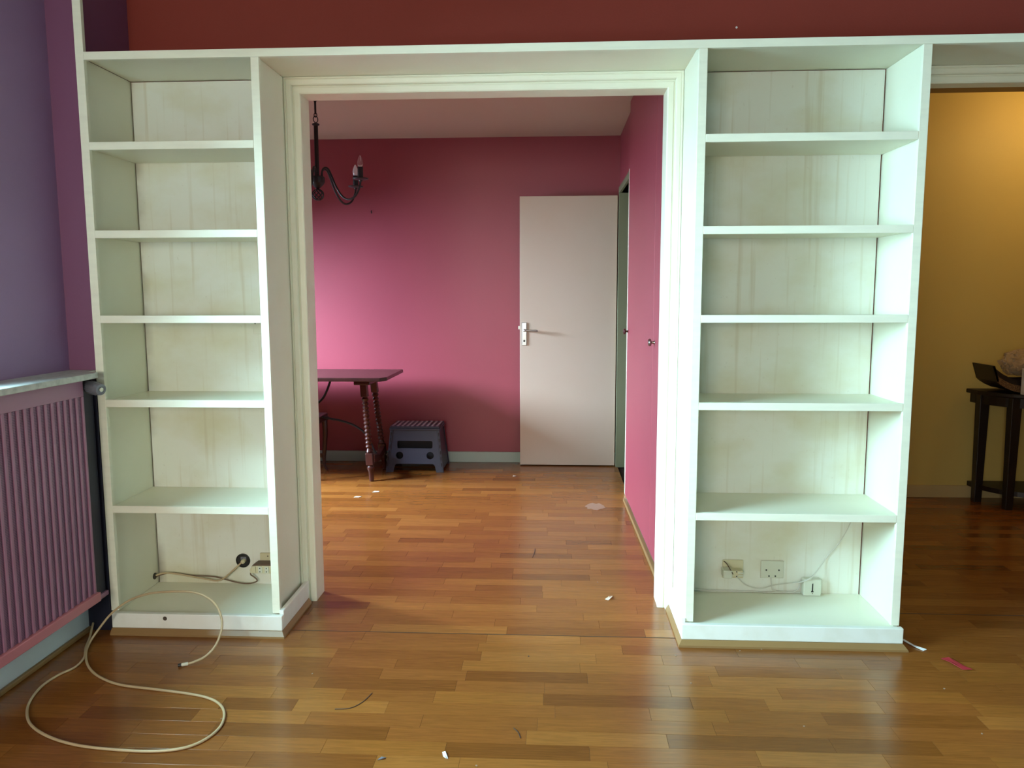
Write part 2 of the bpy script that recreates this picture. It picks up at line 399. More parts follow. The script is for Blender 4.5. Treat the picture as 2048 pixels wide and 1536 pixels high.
# ------------------------------------------------------------------ stepped casings round the two openings
PROF = [(0,0),(0,.040),(.0015,.042),(.0065,.042),(.0075,.0375),(.009,.0375),(.011,.039),(.026,.0375),(.0295,.0345),(.0300,.017),(.0345,.017),(.0365,.0195),(.0555,.018),(.0595,.0145),(.060,.012),(.060,0)]
def casing(e, xl, xr, zt, yf, left=True):
    P = [[(xl+w,yf-d,0) for w,d in PROF],[(xl+w,yf-d,zt-w) for w,d in PROF],[(xr-w,yf-d,zt-w) for w,d in PROF],[(xr-w,yf-d,0) for w,d in PROF]]
    for i in range(3):
        MB().rings([P[i],P[i+1]]).build('casing', WHITE, e)
t1 = struct_empty('trim_2','stepped cream casing round the opening to the crimson room',(1.46,YW0,0))
casing(t1, .6605,2.2425,2.179,YW0-.0005)
box('jamb_lining', .708,.7205,YW0,YW1+.004,0,2.119, WHITE, t1)
box('jamb_lining', 2.1825,2.193,YW0,YW1+.004,0,2.119, WHITE, t1)
box('head_lining', .708,2.193,YW0,YW1+.004,2.119,2.131, WHITE, t1)
t2 = struct_empty('trim_3','stepped cream casing over the opening to the yellow hall',(3.6,YW0,0))
casing(t2, 3.0440,3.98,2.179,YW0-.0005)
box('jamb_lining', 3.092,3.104,YW0,YW1+.02,0,2.119, WHITE, t2)
box('jamb_lining', 3.908,3.92,YW0,YW1+.02,0,2.119, WHITE, t2)
box('head_lining', 3.104,3.908,YW0,.40,2.119,2.131, WHITE, t2)
box('hall_head', 3.104,3.908,.40,.475,2.119,2.131, BROWNT, t2)

# ------------------------------------------------------------------ bookcases
def bookcase(label, xa0,xa1,pa0,pa1, xb0,xb1,pb0,pb1, gap_left, top_a, base_x0, base_x1, ret):
    """xa/xb: faces of the front uprights; pa/pb: side panels behind them"""
    e = thing('bookcase', label, 'bookcase', ((xa0+xb1)/2,.15,0))
    box('side_panel', pa0,pa1,.018,D+.008,.026,ZR0+.011, WHITE, e)
    box('side_panel', pb0,pb1,.018,D+.008,.026,ZR0+.011, WHITE, e)
    box('upright', xa0,xa1,0,.018,.082,top_a, LIP, e)
    box('upright', xb0,xb1,0,.018,.082,ZR0, LIP, e)
    g0 = .005 if gap_left else .0005; g1 = .0005 if gap_left else .006
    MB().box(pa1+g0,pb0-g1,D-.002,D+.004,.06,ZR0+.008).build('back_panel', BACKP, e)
    for z in ZT:
        s = box('shelf', pa1+.0004,pb0-.0004,.018,D-.003,z-LT+.0065,z-.008, WHITE, e, bevel=.001)
        box('shelf_lip', xa1,xb0,-.0005,.018,z-LT,z, LIP, s)
    box('bottom_shelf', pa1+.0004,pb0-.0004,-.004,D-.003,.052,.072, WHITE, e)
    b = box('plinth', base_x0,base_x1,-.028,-.005,.024,.083, BASEP, e, bevel=.003)
    mo = MB()
    if ret == 'right':      # moulding turns round the corner into the doorway
        box('plinth_return', base_x1-.018,base_x1,-.005,.306,.024,.098, BASEP, e, bevel=.003)
        MB().rings([[(base_x0,-.028,0),(base_x0,-.045,0),(base_x0,-.045,.008),(base_x0,-.030,.024),(base_x0,-.024,.024)],
                    [(base_x1-.003,-.028,0),(base_x1+.012,-.045,0),(base_x1+.012,-.045,.008),(base_x1,-.030,.024),(base_x1-.004,-.024,.024)],
                    ]).build('shoe_moulding', OAKM, e)
        MB().rings([[(base_x1-.003,-.028,0),(base_x1+.012,-.045,0),(base_x1+.012,-.045,.008),(base_x1,-.030,.024),(base_x1-.004,-.024,.024)],
                    [(base_x1-.003,.300,0),(base_x1+.012,.300,0),(base_x1+.012,.300,.008),(base_x1,.300,.024),(base_x1-.004,.300,.024)]]).build('shoe_moulding', OAKM, e)
    else:
        box('plinth_return', base_x0,base_x0+.018,-.005,.306,.024,.098, BASEP, e, bevel=.003)
        MB().rings([[(base_x0+.003,-.028,0),(base_x0-.012,-.045,0),(base_x0-.012,-.045,.008),(base_x0,-.030,.024),(base_x0+.004,-.024,.024)],
                    [(base_x1,-.028,0),(base_x1+.015,-.045,0),(base_x1+.012,-.045,.008),(base_x1,-.030,.024),(base_x1,-.024,.024)]]).build('shoe_moulding', OAKM, e)
        MB().rings([[(base_x0+.003,-.028,0),(base_x0-.012,-.045,0),(base_x0-.012,-.045,.008),(base_x0,-.030,.024),(base_x0+.004,-.024,.024)],
                    [(base_x0+.003,.300,0),(base_x0-.012,.300,0),(base_x0-.012,.300,.008),(base_x0,.300,.024),(base_x0+.004,.300,.024)]]).build('shoe_moulding', OAKM, e)
    return e
bk1 = bookcase('cream built-in bookcase with five shelves beside the radiator', 0,.0313,.0005,.0187, .648,.6784,.642,.6595, True, H-.002, .016,.695,'right')
bk2 = bookcase('cream built-in bookcase with five shelves beside the yellow hall', 2.2429,2.2736,2.2434,2.262, 3.005,3.0355,3.0203,3.0365, False, ZR0, 2.226,3.0406,'left')
tb = thing('top_board','long cream board running over both bookcases and doorways','board',(1.5,.15,ZR0))
box('board', .018,5.2,.0185,YW0-.001,ZR0+.0118,ZR1, WHITE, tb)
box('front_lip', .0314,5.2,-.0008,.018,ZR0+.0003,ZR1, LIP, tb)

# marks on the paint
m = MB().lathe([(.0001,0),(.008,.0003),(.0085,.001)],(.231,-.0282,.066),9,axis=(0,-1,0))
o = m.build('paint_chip', MUD, label='dark paint chip on the plinth beside the radiator', category='mark', smooth=True)
o.scale = (1,1,1)
o = MB().lathe([(.0045,0),(.0035,.0010),(.0001,.0012)],(2.446,YW0,2.346),7,axis=(0,-1,0)).build('plaster_chip', PAPER, label='small white chip in the crimson wall above the bookcases', category='mark')
# ------------------------------------------------------------------ radiator, cover and stone ledge
lg = MB().prism([(LW,-3.6),(.050,-3.6),(.055,-.095),(.045,-.06),(-.001,-.045),(-.001,.0195),(LW,.0195)],1.013,1.035,'z')
lg.build('stone_ledge', MARBLE, bevel=.003, label='pale speckled stone ledge on top of the radiator cover', category='ledge')
rc = thing('radiator_cover','mauve perforated metal radiator cover with vertical ribs','radiator cover',(.0,-1.2,.16))
CX = .015; CY1 = -.112; CY0 = -3.5
box('front_sheet', CX-.012,CX-.004,CY0,CY1,.20,1.0, COVERM, rc, bevel=0)
box('top_rail', CX-.004,CX+.002,CY0,CY1,.950,1.012, RADC, rc)
box('bottom_rail', CX-.012,CX+.012,CY0,CY1+.01,.165,.20, RADL, rc, bevel=.003)
box('end_stile', CX-.02,CX+.002,CY1-.012,CY1,.20,.95, RADC, rc)
rib = MB().box(CX-.004,CX+.0015,-.006,.006,.20,.95)
n = 0; y = CY1-.041; first = None
while y > -1.6:
    if first is None:
        first = rib.build('rib', RADC, rc, bevel=.0012, origin=(0,0,0)); first.location.y += y
    else:
        c = first.copy(); COL.objects.link(c); c.location.y = first.location.y - .0345*n
    n += 1; y -= .0345
rd = thing('radiator','dark navy radiator and painted shade in the gap between cover and bookcase','radiator',(-.05,-.9,.1))
box('radiator_panel', -.085,-.012,-3.3,-.004,.14,.97, RAD_SHADE, rd, bevel=.006)
box('support_rail', -.085,-.004,-.10,-.002,.150,.168, RADC, rd)
box('gap_shade_plate', -.094,-.003,-.001,.0185,.0,1.012, RAD_SHADE, rd)  # not a radiator part: plate painted dark as the shade over the pier
vb = MB().lathe([(.013,0),(.014,.02),(.020,.022),(.023,.03),(.0235,.085),(.021,.098),(.014,.100),(.012,.097),(.0001,.096)],(-.015,-.062,.985),20,axis=(.92,-.36,-.12)).build('valve_head', VALVE, rd, smooth=True)
vx = Vector((-.015,-.062,.985))+Vector((.92,-.36,-.12)).normalized()*.098
MB().lathe([(.0075,0),(.0075,.004),(.005,.005),(.0001,.005)],vx,12,axis=(.92,-.36,-.12)).build('valve_dial', WHITEPL, vb, smooth=True)
for k in range(10):
    a = 2*PI*k/10; ax = Vector((.92,-.36,-.12)).normalized(); u = ax.cross(Vector((0,0,1))).normalized(); v = ax.cross(u)
    p = Vector((-.015,-.062,.985))+ax*.035+.0232*(math.cos(a)*u+math.sin(a)*v)
    MB().tube([p,p+ax*.045],.0022,6).build('grip_ridge', VALVE, vb)

# ------------------------------------------------------------------ things in the bottom compartment beside the radiator
BP = D-.002
e = thing('wall_outlet','round black recessed outlet in the back panel with a cable plugged in','outlet',(.400,BP,.175))
MB().lathe([(.031,0),(.031,.004),(.028,.006),(.0265,.002),(.0001,.001)],(.400,BP,.175),28,axis=(0,-1,0)).build('black_rim', BLACKPL, e, smooth=True)
MB().box(.390,.415,BP-.004,BP-.0015,.178,.192).build('contact_plate', VALVE, e, bevel=.001)
MB().lathe([(.009,0),(.009,.018),(.005,.022)],(.406,BP-.001,.176),14,axis=(-.1,-1,-.1)).build('plug', CREAMPL, e, smooth=True)
o = MB().tube([(.0225,.304,.112),(.03,.305,.114),(.063,.305,.123),(.13,.306,.117),(.239,.306,.099),(.305,.306,.094),(.362,.309,.137),(.403,.314,.175)],.0038,8,6).build('antenna_lead', CABLE, smooth='all', label='beige aerial lead from the round black outlet', category='cable')
o = MB().tube([(.0225,.309,.106),(.083,.312,.121),(.182,.313,.111),(.282,.313,.106),(.369,.314,.084),(.428,.313,.079),(.466,.311,.092),(.456,.308,.110),(.443,.303,.123),(.447,.296,.140)],.003,8,6).build('power_lead', TAPE, smooth='all', label='thin brown flex of the power strip along the back panel', category='cable')
o = MB().lathe([(.014,0),(.014,.003),(.010,.0035),(.0001,.0036)],(.0188,.300,.110),16,axis=(1,0,0)).build('cable_grommet', BLACKPL, smooth=True, label='dark cable hole low in the side panel near the radiator', category='cable hole')
e = thing('socket_plate','small beige socket plate above the power strip','socket',(.51,BP,.2))
box('plate', .478,.560,BP-.010,BP,.176,.212, CREAMPL, e, bevel=.003)
MB().lathe([(.003,0),(.0029,.0008),(.0001,.0009)],(.513,BP-.010,.199),10,axis=(0,-1,0)).build('screw', BROWNPL, e)
e = thing('power_strip','yellowed multi-way power strip behind the upright','power strip',(.52,.29,.15))
MB().prism([(.449,.136),(.446,.150),(.456,.168),(.470,.178),(.638,.180),(.639,.136)],.282,.322,'y').build('body', CREAMPL, e, bevel=.003)
MB().prism([(.458,.1705),(.472,.1795),(.637,.1815),(.637,.172)],.2805,.323,'y').build('brown_top', BROWNPL, e)
for i in range(6):
    x = .456+i*.0285
    s = box('socket_face', x,x+.019,.277,.283,.139,.168, WHITEPL if i else CREAMPL, e, bevel=.004)
    if i:
        for z in (.146,.161): MB().lathe([(.0024,0),(.0024,.0008),(.0001,.0009)],(x+.0095,.277,z),8,axis=(0,-1,0)).build('pin_hole', BLACKPL, s)
e = thing('switch_plate','small cream wall plate under the third shelf of the radiator-side bookcase','switch',(.53,BP,1.17))
box('plate', .488,.560,BP-.006,BP,1.155,1.215, BACKP, e, bevel=.004)
MB().lathe([(.003,0),(.0029,.0008),(.0001,.0009)],(.498,BP-.006,1.200),10,axis=(0,-1,0)).build('screw', BROWNPL, e)

# long aerial cable lying in a loop on the floor
e = thing('aerial_cable','long beige coaxial cable curled in loops on the floor before the bookcase','cable',(.4,-.5,0))
pts = [(-.070,-.012,.034),(-.062,-.035,.022),(-.042,-.085,.006),(-.011,-.159,.005),(.033,-.241,.005),(.044,-.312,.005),(.022,-.368,.005),(.014,-.444,.005),(.036,-.534,.005),(.075,-.608,.005),(.136,-.677,.005),
 (.227,-.734,.005),(.337,-.773,.005),(.453,-.79,.005),(.575,-.794,.005),(.662,-.775,.005),(.708,-.729,.005),(.724,-.662,.005),(.708,-.592,.005),(.669,-.534,.005),(.609,-.494,.005),(.521,-.469,.005),(.39,-.446,.005),
 (.274,-.425,.005),(.176,-.378,.005),(.094,-.31,.005),(.026,-.218,.006),(-.012,-.13,.012),(.012,-.10,.057),(.053,-.080,.109),(.125,-.080,.160),(.211,-.09,.192),(.304,-.10,.205),(.387,-.11,.209),(.448,-.12,.193),
 (.492,-.135,.161),(.518,-.16,.114),(.517,-.18,.074),(.508,-.21,.042),(.486,-.24,.020),(.455,-.262,.010),(.436,-.272,.007)]
MB().tube(pts,.0042,10,5).build('cord', CABLE, e, smooth='all')
ax = Vector((-.031,-.012,-.001)).normalized()
MB().lathe([(.005,0),(.0062,.002),(.0062,.020),(.0055,.022)],(.437,-.2715,.0072),14,axis=ax).build('plug_body', WHITEPL, e, smooth=True)
MB().lathe([(.0055,0),(.0055,.011),(.0042,.0112),(.004,.006),(.0001,.006)],Vector((.437,-.2715,.0072))+ax*.0222,14,axis=ax).build('plug_sleeve', BLACKPL, e, smooth=True)

# ------------------------------------------------------------------ sockets in the other bookcase
e = thing('wall_socket','beige socket plate with a stack of white adaptors plugged in','socket',(2.494,BP,.173))
box('plate', 2.450,2.537,BP-.007,BP,.134,.213, CREAMPL, e, bevel=.006)
ad = box('adaptor', 2.444,2.481,BP-.058,BP-.007,.150,.184, WHITEPL, e, bevel=.004)
a2 = box('adaptor', 2.481,2.526,BP-.046,BP-.007,.153,.180, CREAMPL, e, bevel=.003)
for x in (2.500,):
    for z in (.157,.176): MB().lathe([(.0026,0),(.0026,.0008),(.0001,.0009)],(x,BP-.046,z),8,axis=(0,-1,0)).build('pin_hole', BLACKPL, a2)
box('ridge', 2.505,2.526,BP-.050,BP-.046,.158,.164, WHITEPL, a2, bevel=.001); box('ridge', 2.505,2.526,BP-.050,BP-.046,.168,.174, WHITEPL, a2, bevel=.001)
MB().tube([(2.455,BP-.004,.207),(2.462,BP-.03,.204),(2.474,BP-.052,.185),(2.482,BP-.06,.170)],.0022,6,5).build('lead', BROWNPL, e, smooth='all')
e = thing('phone_plate','flat cream telephone plate with four dark screw holes','socket plate',(2.655,BP,.173))
p = box('plate', 2.608,2.704,BP-.007,BP,.136,.211, WHITEPL, e, bevel=.005)
for x,z in ((2.631,.172),(2.683,.172),(2.643,.146),(2.669,.146)):
    MB().lathe([(.0034,0),(.0034,.0008),(.0001,.0009)],(x,BP-.007,z),10,axis=(0,-1,0)).build('screw_hole', BLACKPL, e)
e = thing('phone_socket','square cream telephone socket box with a dark upright slot','socket',(2.813,BP,.105))
box('housing', 2.778,2.851,BP-.035,BP,.0725,.144, WHITEPL, e, bevel=.005)
MB().prism([(2.8120,.127),(2.8165,.127),(2.8165,.097),(2.8185,.094),(2.8185,.090),(2.8085,.090),(2.8085,.094),(2.8115,.097)],BP-.0358,BP-.034,'y').build('slot', BLACKPL, e)
MB().lathe([(.002,0),(.002,.0008),(.0001,.0009)],(2.8145,BP-.035,.0845),8,axis=(0,-1,0)).build('screw', BROWNPL, e)
MB().tube([(2.969,.325,.395),(2.966,.325,.38),(2.925,.325,.296),(2.868,.325,.22),(2.809,.29,.161),(2.769,.300,.133),(2.709,.325,.114),(2.658,.325,.105),(2.607,.325,.091),(2.555,.325,.103),(2.523,.323,.128),(2.500,.318,.150)],.0024,7,6).build('phone_wire', WIRE, smooth='all', label='thin pale wire hanging diagonally across the back panel', category='wire')
MB().tube([(2.653,.327,.139),(2.657,.326,.100),(2.664,.326,.084),(2.70,.325,.079),(2.741,.325,.079),(2.764,.324,.092),(2.771,.324,.120),(2.776,.322,.135)],.0028,7,6).build('phone_wire', WIRE, smooth='all', label='short white wire dropping from the four-screw telephone plate', category='wire')
MB().tube([(2.2632,.327,.079),(2.334,.327,.081),(2.401,.327,.080),(2.463,.327,.079),(2.567,.327,.077),(2.70,.326,.0755),(2.776,.326,.0765)],.0028,7,6).build('phone_wire', WIRE, smooth='all', label='white wire lying along the foot of the back panel', category='wire')

# ------------------------------------------------------------------ far room: open door, doorway frame, cupboard
d1 = struct_empty('door_1','cream flush door standing open against the crimson wall',(1.85,3.03,0))
lf = box('door_leaf', 1.4876,2.213,3.015,3.055,.008,2.0405, DOORP, d1, bevel=.002)
pl = box('handle_plate', 1.502,1.540,3.007,3.015,.930,1.105, CHROME, d1, bevel=.004)
MB().tube([(1.521,3.008,1.047),(1.521,2.965,1.047),(1.530,2.955,1.047),(1.560,2.952,1.045),(1.622,2.955,1.044)],.0085,10,5).build('lever', CHROME, pl, smooth='all')
MB().lathe([(.008,0),(.008,.003),(.0001,.0035)],(1.521,3.007,.965),14,axis=(0,-1,0)).build('keyhole', IRON, pl, smooth=True)
box('latch', 1.474,1.4878,3.028,3.044,1.052,1.078, WHITEPL, d1, bevel=.002)
d2 = struct_empty('door_2','grey green frame of the inner doorway behind the open door',(FRX,2.6,0))
box('frame_post', FRX-.016,FRX+.12,DY0-.005,DY0+.045,0,DZ, GREEN_FRAME, d2)
box('frame_post', FRX-.016,FRX+.12,DY1-.045,DY1+.005,0,DZ, GREEN_FRAME, d2)
box('frame_head', FRX-.016,FRX+.12,DY0-.005,DY1+.005,DZ,DZ+.045, GREEN_FRAME, d2)
box('casing', FRX-.020,FRX-.0005,DY0-.065,DY0-.006,0,DZ+.05, WHITE, d2, bevel=.004)
box('passage_wall', 2.86,2.90,1.9,FB+.1,0,HF, RAD_SHADE, d2, bevel=0)  # dark closure: passage darkness is put into the colour, sky kept out
box('passage_side', 2.80,2.86,1.9,2.0,0,HF, RAD_SHADE, d2, bevel=0)
e = thing('light_switch','small white light switch beside the inner doorway','switch',(FRX,2.11,1.2))
box('plate', FRX-.010,FRX-.0005,2.075,2.145,1.165,1.24, PAPER, e, bevel=.003)
box('rocker', FRX-.014,FRX-.010,2.09,2.13,1.18,1.225, PAPER, e, bevel=.002)

cp = thing('built_in_cupboard','crimson floor-to-ceiling cupboard with two flush doors','cupboard',(2.2,1.2,0))
CA = Vector((2.2005,2.010)); CB = Vector((2.2290,.440))     # front plane, seen from above
cd = (CB-CA).normalized(); cn = Vector((-cd.y,cd.x))          # along the front / outwards
if cn.x > 0: cn = -cn
def cb(s0,s1,d0,d1,z0,z1):   # box along the front: s from far end, d outwards
    P = lambda s,d,z: (*(CA+cd*s+cn*d),z)
    return MB().hexa([P(s0,d0,z0),P(s1,d0,z0),P(s1,d1,z0),P(s0,d1,z0)],[P(s0,d0,z1),P(s1,d0,z1),P(s1,d1,z1),P(s0,d1,z1)])
LEN = (CB-CA).length
SPL = 1.09
cb(0,LEN,-.55,-.022,.030,HF-.001).build('carcass', RED, cp)
cb(0.002,SPL-.0015,-.02,0,.045,HF-.02).build('cupboard_door', RED, cp, bevel=.002, label='further crimson cupboard door')
dn = [o for o in cp.children if o.name.startswith('cupboard_door')]
cb(SPL+.0015,LEN-.002,-.02,0,.045,HF-.02).build('cupboard_door', RED, cp, bevel=.002, label='nearer crimson cupboard door')
dn = [o for o in cp.children if o.name.startswith('cupboard_door')]
cb(0,LEN,-.05,-.021,.0,.030).build('plinth', SKIRT, cp)
cb(0,LEN,-.012,.012,.0,.022).build('shoe_moulding', OAKM, cp, bevel=.004)
for s,dd,mt in ((.045,dn[0],TURNED),(SPL+.05,dn[1],KNOBM)):
    p = CA+cd*s
    MB().lathe([(.009,0),(.006,.004),(.006,.014),(.017,.018),(.0185,.024),(.014,.030),(.0001,.032)],(p.x,p.y,1.088),18,axis=(cn.x,cn.y,0)).build('knob', mt, dd, smooth=True)

# ------------------------------------------------------------------ chandelier
C = Vector((.304,1.9,0))
ch = thing('chandelier','black wrought iron candle chandelier hanging in the far room','chandelier',(C.x,C.y,HF))
lat = lambda prof, n=20: MB().lathe(prof,(C.x,C.y,0),n)
lat([(.0001,HF),(.040,HF-.001),(.036,HF-.008),(.012,HF-.014),(.008,HF-.020)][::-1]).build('ceiling_rose', IRON, ch, smooth=True)
lat([(.006,2.398),(.0065,HF-.014)],10).build('drop_rod', IRON, ch, smooth=True)
def ring(c, r, ax1, ax2, t, nm, par):
    pts = [Vector(c)+r*(math.cos(2*PI*k/24)*Vector(ax1)+1.35*math.sin(2*PI*k/24)*Vector(ax2)) for k in range(24)]
    return MB().tube(pts,t,6,closed=True).build(nm, IRON, par, smooth='all')
ring((C.x,C.y,2.393),.009,(1,0,0),(0,0,1),.0025,'chain_link',ch)
ring((C.x,C.y,2.368),.014,(.8,.6,0),(0,0,1),.0028,'chain_link',ch)
lat([(.004,2.350),(.011,2.346),(.022,2.341),(.021,2.334),(.0125,2.330),(.0125,2.03)][::-1]).build('stem', IRON, ch, smooth=True)
lat([(.008,1.958),(.018,1.966),(.038,1.988),(.043,1.998),(.043,2.028),(.036,2.034),(.012,2.035)]).build('hub', IRON, ch, smooth=True)
bl = lat([(.006,1.950),(.007,1.962)],8).build('ball_cage', IRON, ch)
for k in range(8):
    pts = []
    for j in range(13):
        t = j/12; th = PI*t; a = 2*PI*k/8+ t*PI*.9
        pts.append((C.x+.035*math.sin(th)*math.cos(a), C.y+.035*math.sin(th)*math.sin(a), 1.923+.033*math.cos(th)))
    MB().tube(pts,.0035,6).build('twisted_bar', IRON, bl, smooth='all')
for k in range(5):
    a = math.radians(-17+72*k); dx, dy = math.cos(a), math.sin(a)
    prof = [(.033,2.022),(.034,2.058),(.048,2.078),(.075,2.074),(.10,2.03),(.13,1.965),(.17,1.908),(.215,1.886),(.262,1.905),(.292,1.955),(.300,1.995)]
    arm = MB().tube([(C.x+dx*r,C.y+dy*r,z) for r,z in prof],.0062,8,5).build('arm', IRON, ch, smooth='all')
    q = (C.x+dx*.300,C.y+dy*.300,0)
    MB().lathe([(.008,1.985),(.012,1.994),(.044,1.999),(.048,2.006),(.042,2.005),(.014,2.001)],q,20).build('drip_cup', IRON, arm, smooth=True)
    MB().lathe([(.0165,2.000),(.0165,2.070),(.013,2.071),(.0001,2.0712)],q,16).build('candle_sleeve', IRON, arm, smooth=True)
    MB().lathe([(.0001,2.071),(.0125,2.0715),(.0165,2.085),(.0172,2.095),(.0150,2.110),(.0085,2.128),(.0025,2.139),(.0001,2.1395)],q,18).build('bulb', FROST if k==1 else GLASS, arm, smooth='all')

# ------------------------------------------------------------------ trestle table with turned legs
tt = thing('trestle_table','dark wooden trestle table with beaded turned legs','table',(-.3,2.65,0))
TX0, TX1 = -1.15,.600
MB().prism([(TX0,2.335),(.560,2.335),(TX1-.005,2.40),(TX1,2.96),(TX0,2.96)],.726,.752,'z').build('tabletop', DARKWOOD, tt, bevel=.005)
def turned(top, bot, prof, name, mat, parent, n=14):
    top = Vector(top); bot = Vector(bot); ax = (top-bot); L = ax.length
    return MB().lathe([(r,h*L) for r,h in prof], bot, n, axis=ax).build(name, mat, parent, smooth=True)
LEGP = [(.014,0),(.017,.02),(.018,.10),(.020,.105),(.025,.125),(.026,.14),(.020,.155),(.018,.165)]
mid = []
nb = 12
for k in range(nb):
    h0 = .33+k*(.80-.33)/nb; hh = (.80-.33)/nb
    mid += [(.015,h0),(.022,h0+hh*.3),(.0245,h0+hh*.5),(.022,h0+hh*.7)]
LEGP2 = [(.018,.285),(.024,.295),(.019,.315)]+mid+[(.015,.80),(.021,.81),(.027,.825),(.020,.84),(.018,.85)]
for sx,x in ((1,0),(-1,-.95)):
    tr = x
    for (t,b) in (((.392,2.56,.70),(.455,2.47,0)),((.405,2.80,.70),(.463,2.868,0))):
        if sx < 0: t = (-.55-t[0],t[1],t[2]); b = (-.55-b[0],b[1],b[2])
        T, Bv = Vector(t), Vector(b)
        leg = turned(t,b,LEGP+LEGP2,'leg',TURNED,tt)
        ax = (T-Bv); L = ax.length; ax.normalize()
        for h0,h1,w in ((.165,.285,.026),(.85,.985,.025)):
            p, q = Bv+ax*L*h0, Bv+ax*L*h1
            MB().hexa([(p.x-w,p.y-w,p.z),(p.x+w,p.y-w,p.z),(p.x+w,p.y+w,p.z),(p.x-w,p.y+w,p.z)],[(q.x-w,q.y-w,q.z),(q.x+w,q.y-w,q.z),(q.x+w,q.y+w,q.z),(q.x-w,q.y+w,q.z)]).build('leg_block', TURNED, leg, bevel=.005)
    xa = .405 if sx>0 else -.955
    box('cross_bar', xa-.055,xa+.06,2.44,2.90,.690,.726, DARKWOOD, tt, bevel=.006)
    xs = .458 if sx>0 else -1.008
    MB().prism([(2.50,.13),(2.50,.185),(2.60,.17),(2.67,.155),(2.74,.17),(2.86,.19),(2.86,.135),(2.74,.115),(2.67,.105),(2.60,.115)],xs-.017,xs+.017,'x').build('stretcher', TURNED, tt, bevel=.005)
MB().tube([(.470,2.67,.13),(.436,2.67,.17),(.376,2.67,.298),(.303,2.67,.357),(.248,2.67,.383),(.174,2.67,.404),(.089,2.67,.420),(-.1,2.67,.47),(-.30,2.67,.58),(-.45,2.67,.70)],.0085,8,6).build('iron_brace', IRON, tt, smooth='all')
MB().tube([(.105,2.75,.722),(.097,2.75,.690),(.069,2.75,.615),(.022,2.75,.541),(-.10,2.75,.46),(-.35,2.75,.41),(-.70,2.75,.36),(-.90,2.75,.25),(-1.02,2.75,.14)],.0085,8,6).build('iron_brace', IRON, tt, smooth='all')

# low stool with curved legs, mostly behind the door casing
st = thing('wooden_stool','dark low stool with curved legs half hidden under the table','stool',(-.15,2.6,0))
box('seat', -.40,.052,2.42,2.815,.385,.440, DARKWOOD, st, bevel=.01)
MB().lathe([(.012,0),(.009,.004),(.014,.010),(.015,.016),(.009,.022),(.0001,.023)],(.052,2.76,.405),14,axis=(1,0,0)).build('knob', IRON, st, smooth=True)
for x,y,sx,sy in ((.030,2.79,1,1),(.030,2.45,1,-1),(-.38,2.79,-1,1),(-.38,2.45,-1,-1)):
    MB().tube([(x,y,.39),(x+.004*sx,y,.30),(x-.004*sx,y,.18),(x-.012*sx,y,.09),(x-.006*sx,y,.03),(x+.014*sx,y,.003)],[.022,.020,.017,.014,.011,.012],8,5).build('leg', DARKWOOD, st, smooth='all')
box('side_rail', -.39,.03,2.785,2.80,.10,.13, DARKWOOD, st); box('side_rail', -.39,.03,2.44,2.455,.10,.13, DARKWOOD, st)

# ------------------------------------------------------------------ folding step stool
ss = thing('step_stool','slate blue plastic folding step stool against the crimson wall','step stool',(.71,2.88,0))
# front board with its slot and two finger holes, leaning back
def front_board(y_bot, y_top, name, mirror=1):
    zb, zt = 0.0,.330
    X = lambda z, s: .712+s*(.218-(z-zb)/(zt-zb)*.035)
    Y = lambda z: y_bot+(z/zt)*(y_top-y_bot)
    bm = bmesh.new()
    def loop(pts): 
        vs = [bm.verts.new((x,Y(z),z)) for x,z in pts]
        return [bm.edges.new((vs[i],vs[(i+1)%len(vs)])) for i in range(len(vs))]
    inset = .030
    outer = [(X(0,-1),0),(X(0,-1)+.055,0),(X(.055,-1)+.062,.050),(X(.06,-1)+.075,.062),(X(.06,1)-.075,.062),(X(.055,1)-.062,.050),(X(0,1)-.055,0),(X(0,1),0),(X(zt,1),zt),(X(zt,-1),zt)]
    E = loop(outer)
    def rr(cx,cz,w,h,r,n=5):
        out = []
        for sx,sz,a0 in ((1,1,0),(-1,1,90),(-1,-1,180),(1,-1,270)):
            for k in range(n+1):
                a = math.radians(a0+90*k/n); out.append((cx+sx*(w-r)+r*math.cos(a),cz+sz*(h-r)+r*math.sin(a)))
        return out
    E += loop(rr(.712,.205,.132,.028,.012)); 
    for s in (-1,1): E += loop([(.712+s*.115+.028*math.cos(2*PI*k/16),.124+.028*math.sin(2*PI*k/16)) for k in range(16)])
    bmesh.ops.triangle_fill(bm, use_beauty=True, edges=E)
    r = bmesh.ops.extrude_face_region(bm, geom=bm.faces[:])
    bmesh.ops.translate(bm, verts=[v for v in r['geom'] if isinstance(v,bmesh.types.BMVert)], vec=(0,.016*mirror,0))
    bmesh.ops.recalc_face_normals(bm, faces=bm.faces[:])
    me = bpy.data.meshes.new(name); bm.to_mesh(me); bm.free(); me.materials.append(STOOLP)
    o = bpy.data.objects.new(name, me); COL.objects.link(o); o.parent = ss; o.location = -WORLD_AT[ss.name]; WORLD_AT[o.name] = Vector((0,0,0))
    return o
fb = front_board(2.755,2.795,'front_leg_board')
bb = front_board(3.075,3.035,'rear_leg_board',-1)
box('inner_hinge_board', .56,.865,2.86,2.875,.075,.31, STOOLD, ss)
